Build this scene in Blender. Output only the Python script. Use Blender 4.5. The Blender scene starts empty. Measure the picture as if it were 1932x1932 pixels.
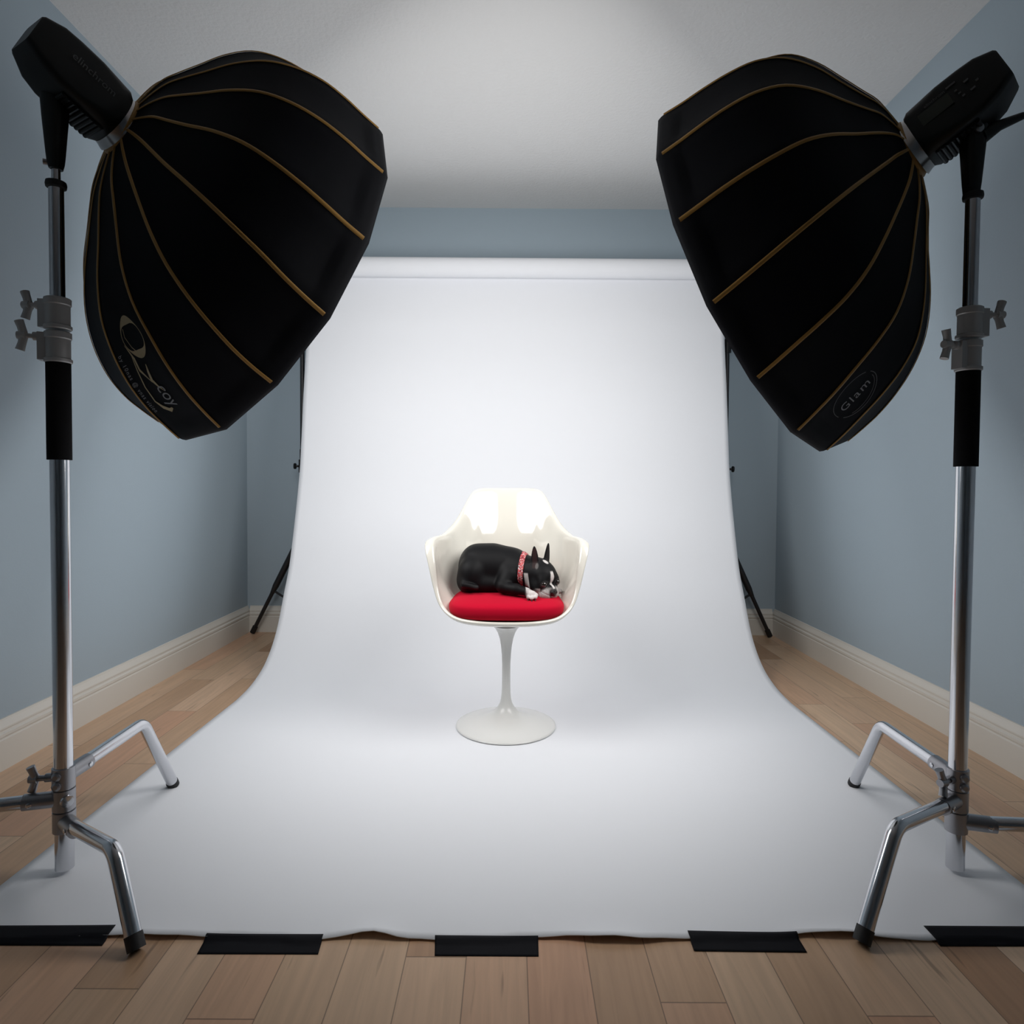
import bpy, bmesh, math, random
import numpy as np
from mathutils import Vector, Matrix

scene = bpy.context.scene
COL = scene.collection

# ------------------------------------------------------------------ camera
cam_data = bpy.data.cameras.new('camera')
cam = bpy.data.objects.new('camera', cam_data)
COL.objects.link(cam)
pitch, roll, yaw = math.radians(1.6), math.radians(0.4), math.radians(0.1)
fw = Vector((math.sin(yaw) * math.cos(pitch), math.cos(yaw) * math.cos(pitch), -math.sin(pitch)))
rt0 = Vector((math.cos(yaw), -math.sin(yaw), 0))
up0 = rt0.cross(fw)
rt = rt0 * math.cos(roll) + up0 * math.sin(roll)
up = up0 * math.cos(roll) - rt0 * math.sin(roll)
mw = Matrix((rt, up, -fw)).transposed().to_4x4()
mw.translation = (0, 0, 0.84)
cam.matrix_world = mw
cam_data.sensor_width = 36
cam_data.lens = 1200 / 1932 * 36
cam_data.shift_y = -18.5 / 1932
cam_data.clip_start = 0.02
scene.camera = cam

# ------------------------------------------------------------------ world, exposure
world = bpy.data.worlds.new('world')
scene.world = world
world.use_nodes = True
world.node_tree.nodes['Background'].inputs[0].default_value = (0.55, 0.62, 0.72, 1)
world.node_tree.nodes['Background'].inputs[1].default_value = 0.0
scene.view_settings.view_transform = 'Standard'
scene.view_settings.look = 'None'
scene.view_settings.gamma = 1
scene.view_settings.exposure = 0.0
LAMP_POWER = 6.7            # the two softbox diffusers

# ------------------------------------------------------------------ helpers
def mat(name, color=(.8, .8, .8), rough=.5, metal=0., spec=.5, coat=0., emit=None, estr=0.):
    m = bpy.data.materials.new(name); m.use_nodes = True
    b = m.node_tree.nodes['Principled BSDF']
    b.inputs['Base Color'].default_value = (*color, 1)
    b.inputs['Roughness'].default_value = rough
    b.inputs['Metallic'].default_value = metal
    b.inputs['Specular IOR Level'].default_value = spec
    b.inputs['Coat Weight'].default_value = coat
    if emit:
        b.inputs['Emission Color'].default_value = (*emit, 1)
        b.inputs['Emission Strength'].default_value = estr
    return m

class N:
    """tiny node helper"""
    def __init__(s, m): s.t = m.node_tree; s.b = s.t.nodes['Principled BSDF']
    def n(s, kind, **kw):
        x = s.t.nodes.new(kind)
        for k, v in kw.items():
            if isinstance(v, (int, float, str, bool)) and hasattr(x, k): setattr(x, k, v)
        return x
    def l(s, a, b): s.t.links.new(a, b)
    def math(s, op, a, b=None, c=None):
        x = s.t.nodes.new('ShaderNodeMath'); x.operation = op
        for i, v in enumerate((a, b, c)):
            if v is None: continue
            if isinstance(v, (int, float)): x.inputs[i].default_value = v
            else: s.l(v, x.inputs[i])
        return x.outputs[0]

def bump(m, scale, strength, dist=.002, detail=3, coord='Object', stretch=None):
    h = N(m); tc = h.n('ShaderNodeTexCoord'); src = tc.outputs[coord]
    if stretch:
        mp = h.n('ShaderNodeMapping'); mp.inputs['Scale'].default_value = stretch; h.l(src, mp.inputs[0]); src = mp.outputs[0]
    nz = h.n('ShaderNodeTexNoise'); nz.inputs['Scale'].default_value = scale; nz.inputs['Detail'].default_value = detail
    h.l(src, nz.inputs['Vector'])
    bp = h.n('ShaderNodeBump'); bp.inputs['Strength'].default_value = strength; bp.inputs['Distance'].default_value = dist
    h.l(nz.outputs['Fac'], bp.inputs['Height']); h.l(bp.outputs[0], h.b.inputs['Normal'])
    return m

class MB:
    """collects geometry for ONE mesh object"""
    def __init__(s): s.v = []; s.f = []
    def add(s, vs, fs):
        o = len(s.v); s.v += [tuple(p) for p in vs]; s.f += [tuple(i + o for i in f) for f in fs]; return s
    def grid(s, rows, closed_u=False, cap0=False, cap1=False):
        """rows: list of rings (lists of points)"""
        n = len(rows[0]); vs = [p for r in rows for p in r]; fs = []
        m = n if closed_u else n - 1
        for i in range(len(rows) - 1):
            for j in range(m):
                a = i * n + j; b = i * n + (j + 1) % n
                fs.append((a, b, b + n, a + n))
        if cap0: fs.append(tuple(range(n))[::-1])
        if cap1: fs.append(tuple(range((len(rows) - 1) * n, len(rows) * n)))
        return s.add(vs, fs)
    def tube(s, pts, r, n=16, caps=True, flat=None):
        pts = [Vector(p) for p in pts]
        rs = r if isinstance(r, (list, tuple)) else [r] * len(pts)
        rows = []; prev = None
        for i, p in enumerate(pts):
            if i == 0: t = pts[1] - p
            elif i == len(pts) - 1: t = p - pts[-2]
            else: t = (pts[i + 1] - p).normalized() + (p - pts[i - 1]).normalized()
            t.normalize()
            if prev is None:
                a = Vector((0, 0, 1)) if abs(t.z) < .9 else Vector((1, 0, 0))
                u = t.cross(a).normalized()
            else:
                u = (prev - t * prev.dot(t)).normalized()
            prev = u; w = t.cross(u)
            rows.append([p + (u * math.cos(2 * math.pi * k / n) + w * math.sin(2 * math.pi * k / n)) * rs[i] for k in range(n)])
        return s.grid(rows, True, caps, caps)
    def lathe(s, prof, n=48, axis=None, origin=(0, 0, 0), cap0=True, cap1=True):
        """prof: (radius, height) along axis"""
        o = Vector(origin); t = Vector(axis or (0, 0, 1)).normalized()
        a = Vector((0, 0, 1)) if abs(t.z) < .9 else Vector((1, 0, 0))
        u = t.cross(a).normalized(); w = t.cross(u)
        rows = [[o + t * h + (u * math.cos(2 * math.pi * k / n) + w * math.sin(2 * math.pi * k / n)) * max(r, 1e-4) for k in range(n)] for r, h in prof]
        return s.grid(rows, True, cap0, cap1)
    def box(s, c, half, ax=None):
        c = Vector(c); ax = ax or (Vector((1, 0, 0)), Vector((0, 1, 0)), Vector((0, 0, 1)))
        vs = [c + ax[0] * half[0] * x + ax[1] * half[1] * y + ax[2] * half[2] * z for x in (-1, 1) for y in (-1, 1) for z in (-1, 1)]
        return s.add(vs, [(0, 1, 3, 2), (4, 6, 7, 5), (0, 4, 5, 1), (2, 3, 7, 6), (0, 2, 6, 4), (1, 5, 7, 3)])
    def build(s, name, m, parent=None, smooth=35, bevel=None, subsurf=0):
        me = bpy.data.meshes.new(name); me.from_pydata(s.v, [], s.f)
        bm = bmesh.new(); bm.from_mesh(me); bmesh.ops.recalc_face_normals(bm, faces=bm.faces); bm.to_mesh(me); bm.free()
        if smooth:
            me.shade_smooth(); me.set_sharp_from_angle(angle=math.radians(smooth))
        me.materials.append(m)
        o = bpy.data.objects.new(name, me); COL.objects.link(o)
        if parent: o.parent = parent; o.matrix_parent_inverse = Matrix.Translation(-Vector(parent.location))
        if bevel:
            b = o.modifiers.new('bevel', 'BEVEL'); b.width = bevel; b.segments = 3; b.limit_method = 'ANGLE'; b.angle_limit = math.radians(35)
        if subsurf:
            b = o.modifiers.new('sub', 'SUBSURF'); b.levels = b.render_levels = subsurf
        return o

def tag(o, label, cat, group=None):
    o['label'] = label; o['category'] = cat
    if group: o['group'] = group
    return o
def thing(name, loc, label, cat, group=None):
    e = bpy.data.objects.new(name, None); COL.objects.link(e); e.location = loc; e.empty_display_size = .1
    return tag(e, label, cat, group)
def struct(o): o['kind'] = 'structure'; return o

def spline(pts, n):
    """Catmull-Rom through pts, n points per span"""
    P = [Vector(p) for p in pts]; P = [P[0] * 2 - P[1]] + P + [P[-1] * 2 - P[-2]]; out = []
    for i in range(1, len(P) - 2):
        a, b, c, d = P[i - 1:i + 3]
        for k in range(n):
            t = k / n
            out.append(.5 * ((2 * b) + (c - a) * t + (2 * a - 5 * b + 4 * c - d) * t * t + (3 * b - a - 3 * c + d) * t ** 3))
    out.append(P[-2]); return out
def fillet(a, b, c, r, n=8):
    """points of a rounded corner at b"""
    a, b, c = Vector(a), Vector(b), Vector(c)
    u = (a - b).normalized(); v = (c - b).normalized(); ang = u.angle(v); d = r / math.tan(ang / 2)
    p0 = b + u * d; p1 = b + v * d; o = b + (u + v).normalized() * (r / math.sin(ang / 2)); out = []
    q0 = p0 - o; q1 = p1 - o; th = q0.angle(q1)
    for k in range(n + 1):
        f = k / n; out.append(o + (q0 * math.sin((1 - f) * th) + q1 * math.sin(f * th)) / math.sin(th))
    return out

# ------------------------------------------------------------------ materials
M = {}
M['wall'] = bump(mat('blue_grey_wall_paint', (.375, .455, .515), .6, spec=.3), 160, .12, .002)
M['ceiling'] = bump(mat('ceiling_paint', (.76, .76, .755), .9, spec=.1), 70, .5, .004)
M['trim'] = mat('cream_trim_paint', (.70, .675, .62), .35)
M['paper'] = bump(mat('seamless_white_paper', (.875, .89, .925), .75, spec=.15), 5, .06, .01)
M['tape'] = bump(mat('black_gaffer_tape', (.0035, .0035, .006), .7, spec=.15), 900, .3, .0006)
M['chrome'] = mat('chrome', (.66, .67, .70), .16, 1.)
M['cast'] = bump(mat('cast_metal', (.36, .36, .38), .36, 1.), 400, .15, .0006)
M['cast_paint'] = mat('grey_alloy', (.50, .50, .50), .45, .25)
M['rubber'] = mat('black_rubber', (.008, .008, .009), .6)
M['foam'] = bump(mat('black_foam', (.004, .004, .005), .9, spec=.2), 600, .3, .001)
M['plastic'] = bump(mat('black_plastic', (.006, .007, .007), .42, spec=.35), 700, .1, .0005)
M['fabric'] = bump(mat('black_softbox_fabric', (.005, .0055, .008), .75, spec=.15), 6, .25, .012)
M['silver'] = mat('silver_lining', (.8, .8, .8), .45, .6)
M['gold'] = mat('gold_brown_piping', (.42, .235, .06), .45, .2)
M['diffuser'] = mat('white_diffuser', (.9, .9, .9), .8, emit=(1, .985, .97), estr=LAMP_POWER)
M['alu'] = mat('brushed_ring_metal', (.55, .53, .52), .22, 1.)
M['screen'] = mat('unlit_green_grey_display', (.018, .026, .016), .25)
M['mark'] = mat('grey_print', (.13, .13, .135), .6)
M['logo_gold'] = mat('gold_print', (.46, .37, .20), .5)
M['logo_grey'] = mat('silver_print', (.30, .30, .31), .5)
M['shell'] = mat('glossy_white_fibreglass', (.76, .735, .66), .12, spec=.5, coat=.6)
M['lacquer'] = mat('white_lacquer', (.80, .80, .775), .22, spec=.4)
M['red'] = bump(mat('red_wool_fabric', (.53, .0, .022), .85, spec=.15), 1500, .25, .0006)
M['red'].node_tree.nodes['Principled BSDF'].inputs['Sheen Weight'].default_value = .04
M['black_metal'] = mat('black_painted_metal', (.012, .012, .014), .4)

def wood():
    m = mat('maple_planks', (.5, .3, .2), .34, spec=.42); h = N(m)
    g = h.n('ShaderNodeNewGeometry'); sp = h.n('ShaderNodeSeparateXYZ'); h.l(g.outputs['Position'], sp.inputs[0])
    W = .1075
    xs = h.math('DIVIDE', h.math('SUBTRACT', sp.outputs[0], .034), W)
    row = h.math('FLOOR', xs); fx = h.math('FRACT', xs)
    wn = h.n('ShaderNodeTexWhiteNoise', noise_dimensions='1D'); h.l(row, wn.inputs['W'])
    off = h.math('MULTIPLY', wn.outputs['Value'], 7.3)
    ys = h.math('DIVIDE', h.math('ADD', sp.outputs[1], off), .83)
    pl = h.math('FLOOR', ys); fy = h.math('FRACT', ys)
    cb = h.n('ShaderNodeCombineXYZ'); h.l(row, cb.inputs[0]); h.l(pl, cb.inputs[1])
    w2 = h.n('ShaderNodeTexWhiteNoise', noise_dimensions='3D'); h.l(cb.outputs[0], w2.inputs['Vector'])
    ramp = h.n('ShaderNodeValToRGB'); e = ramp.color_ramp.elements
    e[0].position = 0; e[0].color = (.46, .265, .15, 1); e[1].position = 1; e[1].color = (.71, .50, .335, 1)
    for p, c in ((.3, (.60, .40, .255, 1)), (.55, (.66, .455, .30, 1)), (.78, (.60, .345, .215, 1))):
        x = e.new(p); x.color = c
    h.l(w2.outputs['Value'], ramp.inputs[0])
    # grain, shifted per plank
    vm = h.n('ShaderNodeVectorMath', operation='MULTIPLY_ADD'); h.l(w2.outputs['Color'], vm.inputs[0]); vm.inputs[1].default_value = (9, 9, 9); h.l(g.outputs['Position'], vm.inputs[2])
    mp = h.n('ShaderNodeMapping'); mp.inputs['Scale'].default_value = (26, 1.7, 1); h.l(vm.outputs[0], mp.inputs[0])
    nz = h.n('ShaderNodeTexNoise'); nz.inputs['Scale'].default_value = 1.5; nz.inputs['Detail'].default_value = 5; nz.inputs['Distortion'].default_value = 1.6; h.l(mp.outputs[0], nz.inputs['Vector'])
    mr = h.n('ShaderNodeMapRange'); mr.inputs[1].default_value = .3; mr.inputs[2].default_value = .75; mr.inputs[3].default_value = 1.07; mr.inputs[4].default_value = .86; h.l(nz.outputs['Fac'], mr.inputs[0])
    # dark mineral streaks
    mp2 = h.n('ShaderNodeMapping'); mp2.inputs['Scale'].default_value = (60, 5, 1); h.l(vm.outputs[0], mp2.inputs[0])
    n2 = h.n('ShaderNodeTexNoise'); n2.inputs['Scale'].default_value = 1.; n2.inputs['Detail'].default_value = 2; h.l(mp2.outputs[0], n2.inputs['Vector'])
    m2 = h.n('ShaderNodeMapRange'); m2.inputs[1].default_value = .68; m2.inputs[2].default_value = .78; m2.inputs[3].default_value = 1.; m2.inputs[4].default_value = .55; h.l(n2.outputs['Fac'], m2.inputs[0])
    # seams
    sx = h.math('MINIMUM', fx, h.math('SUBTRACT', 1., fx)); sy = h.math('MINIMUM', fy, h.math('SUBTRACT', 1., fy))
    s1 = h.math('GREATER_THAN', sx, .009); s2 = h.math('GREATER_THAN', sy, .0014)
    seam = h.math('MULTIPLY', s1, s2)
    sv = h.math('ADD', h.math('MULTIPLY', seam, .52), .48)
    tot = h.math('MULTIPLY', h.math('MULTIPLY', mr.outputs[0], m2.outputs[0]), sv)
    mx = h.n('ShaderNodeVectorMath', operation='SCALE'); h.l(ramp.outputs[0], mx.inputs[0]); h.l(tot, mx.inputs['Scale'])
    h.l(mx.outputs[0], h.b.inputs['Base Color'])
    bp = h.n('ShaderNodeBump'); bp.inputs['Strength'].default_value = .5; bp.inputs['Distance'].default_value = .001; h.l(seam, bp.inputs['Height']); h.l(bp.outputs[0], h.b.inputs['Normal'])
    return m
M['wood'] = wood()

# ------------------------------------------------------------------ room
XL, XR, YB, YF, HC = -1.482, 1.496, 3.575, -3.2, 2.372
def slab(name, lo, hi, m):
    c = [(a + b) / 2 for a, b in zip(lo, hi)]; hf = [(b - a) / 2 for a, b in zip(lo, hi)]
    return struct(MB().box(c, hf).build(name, m, smooth=0))
T = .1
slab('floor', (XL - T, YF - T, -T), (XR + T, YB + T, 0), M['wood'])
slab('ceiling', (XL - T, YF - T, HC), (XR + T, YB + T, HC + T), M['ceiling'])
slab('wall_left', (XL - T, YF - T, 0), (XL, YB + T, HC), M['wall'])
slab('wall_right', (XR, YF - T, 0), (XR + T, YB + T, HC), M['wall'])
slab('wall_back', (XL, YB, 0), (XR, YB + T, HC), M['wall'])
slab('wall_front', (XL, YF - T, 0), (XR, YF, HC), M['wall'])
BP = [(0, 0), (.016, 0), (.016, .088), (.013, .091), (.013, .094), (.0165, .098), (.0165, .106), (.012, .110), (.0115, .114), (.013, .118), (.013, .122), (.008, .133), (.005, .140), (.004, .146), (0, .147)]
def baseboard(name, a, b, nrm):
    a, b, nrm = Vector(a), Vector(b), Vector(nrm)
    rows = [[p + nrm * d + Vector((0, 0, z)) for d, z in BP] for p in (a, b)]
    mb = MB(); mb.grid(rows, True); mb.f.append(tuple(range(len(BP)))); mb.f.append(tuple(range(len(BP), 2 * len(BP))))
    return struct(mb.build(name, M['trim'], smooth=0))
baseboard('baseboard_left', (XL, YF, 0), (XL, YB, 0), (1, 0, 0))
baseboard('baseboard_right', (XR, YF, 0), (XR, YB, 0), (-1, 0, 0))
baseboard('baseboard_back', (XL + .016, YB, 0), (XR - .016, YB, 0), (0, -1, 0))

# ------------------------------------------------------------------ paper backdrop
bd = thing('paper_backdrop', (.018, 3.27, 0), 'wide white seamless paper sweep hanging from its roll and spread over the floor', 'backdrop')
prof = [(3.318, 1.925), (3.312, 1.88), (3.300, 1.80), (3.283, 1.676), (3.271, 1.56), (3.223, 1.279), (3.188, 1.034), (3.160, .88), (3.097, .673), (3.018, .46), (2.945, .333), (2.844, .173), (2.725, .072), (2.592, .023), (2.448, .0045), (2.30, .0025), (2.0, .0025), (1.7, .0025), (1.45, .0025), (1.30, .0025), (1.22, .0025)]
ps = spline([(0, y, z) for y, z in prof], 5)
X0, X1 = -1.050, 1.087
NX = 96
def edge_y(x):     # torn front edge, in metres along the room
    return 1.146 + .004 * math.sin(x * 9 + 1) + .003 * math.sin(x * 23) + .0012 * math.sin(x * 71) + (.018 * math.exp(-((x - .5) / .16) ** 2)) + .012 * math.exp(-((x + .28) / .06) ** 2) + .02 * max(0, x - .62)
def lift(x):       # curled up a little between the tapes
    v = 0
    for c, w, a in ((.19, .09, .010), (.62, .08, .010), (-.25, .05, .010), (-.64, .08, .006)):
        v += a * math.exp(-((x - c) / w) ** 2)
    return v
rows = []
for p in ps:
    z = p.z if p.z > .0026 else .0026
    rows.append([Vector((X0 + (X1 - X0) * k / NX, p.y, z)) for k in range(NX + 1)])
for f in (.25, .5, .75, 1.):
    r = []
    for k in range(NX + 1):
        x = X0 + (X1 - X0) * k / NX; ye = edge_y(x)
        r.append(Vector((x, 1.22 + (ye - 1.22) * f, .0026 + lift(x) * f ** 2.2)))
    rows.append(r)
sheet = MB().grid(rows).build('paper_sheet', M['paper'], bd, smooth=60)
so = sheet.modifiers.new('solid', 'SOLIDIFY'); so.thickness = .0012; so.offset = -1
RC = Vector((0, 3.272, 1.942))
mb = MB()
mb.lathe([(.0485, 0), (.0485, X1 - X0)], 64, (1, 0, 0), (X0, RC.y, RC.z))
mb.build('paper_roll', M['paper'], bd)
MB().tube([(X0 - .10, RC.y, RC.z), (X1 + .10, RC.y, RC.z)], .018).build('core_tube', M['black_metal'], bd)

def backdrop_stand(x, side, foot, label):
    y = 3.415
    t = thing('backdrop_stand', (x, y, 0), label, 'stand', None)
    MB().tube([(x, y, .10), (x, y, 1.02)], .0145).build('lower_pole', M['black_metal'], t)
    MB().tube([(x, y, 1.0), (x, y, 1.90)], .0115).build('upper_pole', M['black_metal'], t)
    for z in (.93, 1.585):
        c = MB().tube([(x, y, z - .035), (x, y, z + .035)], .020).build('collar', M['plastic'], t)
        k = MB(); k.tube([(x + side * .018, y, z), (x + side * .036, y - .004, z)], .006); k.lathe([(.010, -.004), (.016, -.003), (.016, .005), (.010, .006)], 20, (side, 0, 0), (x + side * .038, y - .004, z))
        k.build('locking_knob', M['plastic'], c)
    MB().tube([(x, y, 1.895), (x, y - .13, 1.93)], .009).build('top_hook', M['black_metal'], t)
    MB().tube([(x, y, .50), (x, y, .58)], .022).build('spider_collar', M['plastic'], t)
    fx, fy = foot; d0 = Vector((fx - x, fy - y, 0))
    dirs = [d0, Matrix.Rotation(math.radians(118 * (-side)), 3, 'Z') @ d0 * .62, Matrix.Rotation(math.radians(-125 * (-side)), 3, 'Z') @ d0 * .22]
    for i, d in enumerate(dirs[:2]):
        e = Vector((x, y, 0)) + d; top = Vector((x, y, .54)) + d.normalized() * .02
        e.z = .014
        lg = MB(); mid = top + (e - top) * .58
        lg.tube([top, mid - (e - top) * .08], .017); lg.tube([mid - (e - top) * .08, mid], [.017, .011]); lg.tube([mid, e], .0105)
        l = lg.build('leg', M['black_metal'], t)
        ft = MB().tube([e + (top - e).normalized() * .035, e - (top - e).normalized() * .004], .0145).build('rubber_foot', M['rubber'], l)
        MB().tube([(x, y, .16), e + (top - e) * .45], .006).build('brace', M['black_metal'], t)
    return t
backdrop_stand(-1.118, -1, (-1.425, 3.505), 'thin black backdrop stand behind the left edge of the white paper')
backdrop_stand(1.150, 1, (1.437, 3.495), 'thin black backdrop stand behind the right edge of the white paper')

# ------------------------------------------------------------------ tape
def tape(pts, label):
    zf = .0002; th = .0005
    (a, b, c, d) = [Vector((x, y, 0)) for x, y in pts]     # back-left, back-right, front-right, front-left
    mb = MB(); rows = []
    NS, NT = 40, 8
    rng = random.Random(int(abs(a.x) * 1000))
    for j in range(NT + 1):
        r = []
        for i in range(NS + 1):
            p = a.lerp(b, i / NS).lerp(d.lerp(c, i / NS), j / NT)
            ye = edge_y(p.x)
            k = min(1, max(0, (p.y - ye + .006) / .006))
            p.z = .0010 + (.0040 + lift(p.x) * .95 * max(0, 1 - max(0, p.y - ye) / .075) ** 2.2) * k
            r.append(p)
        rows.append(r)
    mb.grid(rows)
    o = mb.build('gaffer_tape', M['tape'], smooth=60)
    s = o.modifiers.new('solid', 'SOLIDIFY'); s.thickness = .0006; s.offset = -1
    return tag(o, label, 'tape', 'black tape strips holding the paper edge')
tape([(-1.02, 1.173), (-.739, 1.177), (-.734, 1.129), (-1.02, 1.128)], 'black tape strip at far left of the paper edge, left of the stand foot')
tape([(-.557, 1.155), (-.342, 1.156), (-.338, 1.111), (-.553, 1.110)], 'black tape strip between the left stand foot and the middle strip')
tape([(-.135, 1.155), (.056, 1.154), (.055, 1.109), (-.130, 1.109)], 'middle black tape strip, straight in front of the chair')
tape([(.337, 1.170), (.540, 1.166), (.539, 1.122), (.336, 1.124)], 'black tape strip between the middle strip and the right stand foot')
tape([(.792, 1.188), (1.06, 1.188), (1.06, 1.141), (.792, 1.140)], 'black tape strip at far right of the paper edge, right of the stand foot')

# ------------------------------------------------------------------ light stands
def knob_tee(mb, base, d, L=.03, wing=.024, tilt=Vector((0, 0, 1)), r=.005):
    base = Vector(base); d = Vector(d).normalized(); w = (tilt - d * tilt.dot(d)).normalized(); e = base + d * L
    mb.tube([base, base + d * L * .45], .009); mb.tube([base + d * L * .4, e], r)
    mb.tube([e - d * .004, e + d * .012], [.010, .008])
    for s in (-1, 1):
        mb.tube([e, e + w * s * wing * .55 + d * .004, e + w * s * wing + d * .008], [.008, .0075, .0085], 12)
def light_stand(x, y, legs, side, top, label, zs):
    t = thing('light_stand', (x, y, 0), label, 'light stand', None)
    MB().tube([(x, y, .014), (x, y, .90)], .0178, 32).build('main_tube', M['chrome'], t)
    MB().tube([(x, y, .885), (x, y, 1.087)], .0225, 32).build('foam_grip', M['foam'], t)
    # two clamps with wing knobs
    for z0, z1, R, kd, kz, kw in ((1.087, 1.152, .0235, (side * .95, -.30, 0), 1.140, .030), (1.156, 1.222, .0235, (side, .0, 0), 1.207, .028)):
        if kz == 1.140: kd = (-.95, -.3, .0)
        mb = MB().lathe([(R, 0), (R + .002, .002), (R + .002, .008), (R - .001, .010), (R - .001, z1 - z0 - .016), (R + .001, z1 - z0 - .014), (R + .001, z1 - z0 - .002), (R - .002, z1 - z0)], 32, None, (x, y, z0))
        kdv = Vector(kd).normalized()
        mb.box(Vector((x, y, (z0 + z1) / 2)) + kdv * .022, (.012, .012, (z1 - z0) / 2 - .004), (kdv, kdv.cross(Vector((0, 0, 1))), Vector((0, 0, 1))))
        c = mb.build('clamp', M['cast_paint'], t)
        k = MB(); knob_tee(k, Vector((x, y, kz)) + kdv * .030, kdv, .030, kw, Vector((.15, 0, 1)))
        k.build('wing_knob', M['cast_paint'], c)
    MB().tube([(x, y, 1.21), (x, y, 1.452)], .0138, 32).build('riser', M['chrome'], t)
    MB().lathe([(.014, 0), (.0185, .002), (.0195, .008), (.0185, .014), (.014, .016)], 32, None, (x, y, 1.447)).build('stop_ring', M['rubber'], t)
    MB().tube([(x, y, 1.455), (x, y, top)], .0082, 24).build('spigot', M['chrome'], t)
    # legs, each with its own turning collar
    for i, (fx, fy, zc, zb, tb, foot) in enumerate(legs):
        d = Vector((fx - x, fy - y, 0)); L = d.length; u = d.normalized()
        mb = MB().lathe([(.0195, -.0235), (.0215, -.0225), (.0215, .0205), (.0195, .0215)], 32, None, (x, y, zc))
        mb.tube([Vector((x, y, zc)) + u * .012, Vector((x, y, zc + .002)) + u * .072], .0168, 24)
        col = mb.build('leg_collar', M['cast'], t)
        s = u.cross(Vector((0, 0, 1)))
        for q in (-1, 1):
            MB().lathe([(.0055, 0), (.0055, .003), (.003, .004)], 16, s * q, Vector((x, y, zc + .001)) + u * .058 + s * q * .0150).build('bolt', M['chrome'], col)
        a = Vector((x, y, zc + .002)) + u * .045; b = Vector((x, y, zb)) + u * L * tb; c = Vector((fx, fy, .016))
        pts = [a] + fillet(a, b, c, .035, 10) + [c]
        lg = MB().tube(pts, .0142, 24).build('leg', M['chrome'], t)
        dn = (c - b).normalized()
        MB().tube([c - dn * (.016 if fy < y else .004), c + dn * .010], .0154, 24).build('foot_cap', M['rubber'], lg)
    # T handle and bolt lugs on the collars
    zt = legs[0][2] if legs[0][2] > .19 else legs[1][2]
    k = MB(); kd = Vector((side, -.25, 0)).normalized() if side < 0 else Vector((-.9, -.45, 0)).normalized()
    knob_tee(k, Vector((x, y, zt)) + kd * .018, kd, .034, .027, Vector((.35, 0, 1)) if side < 0 else Vector((-.4, 0, 1)), .006)
    k.build('lock_knob', M['cast'], t)
    lug = MB()
    for dz in (-.012, .008):
        lug.lathe([(.007, 0), (.009, .003), (.009, .008), (.005, .011)], 16, (side * -.15, -1, 0), (x + side * .0, y - .018, zt + dz))
    lug.build('lug', M['cast'], t)
    MB().lathe([(.011, 0), (.013, .003), (.012, .007), (.004, .008)], 20, (-side * .75, -.65, 0), (x - side * .014, y - .012, zt - .047)).build('lug_bolt', M['chrome'], t)
    return t
# (foot x, foot y, collar height, bend height, bend position along the leg, foot)
light_stand(-.949, 1.34, [(-.924, 1.725, .212, .227, .684, 0), (-.665, 1.114, .118, .154, .744, 0), (-1.30, 1.21, .165, .172, .72, 0)], -1, 1.51,
            'chrome light stand standing on the left edge of the paper', None)
light_stand(.972, 1.36, [(.965, 1.752, .212, .222, .707, 0), (.651, 1.142, .165, .186, .704, 0), (1.335, 1.235, .118, .150, .72, 0)], 1, 1.50,
            'chrome light stand standing on the right edge of the paper', None)

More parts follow.
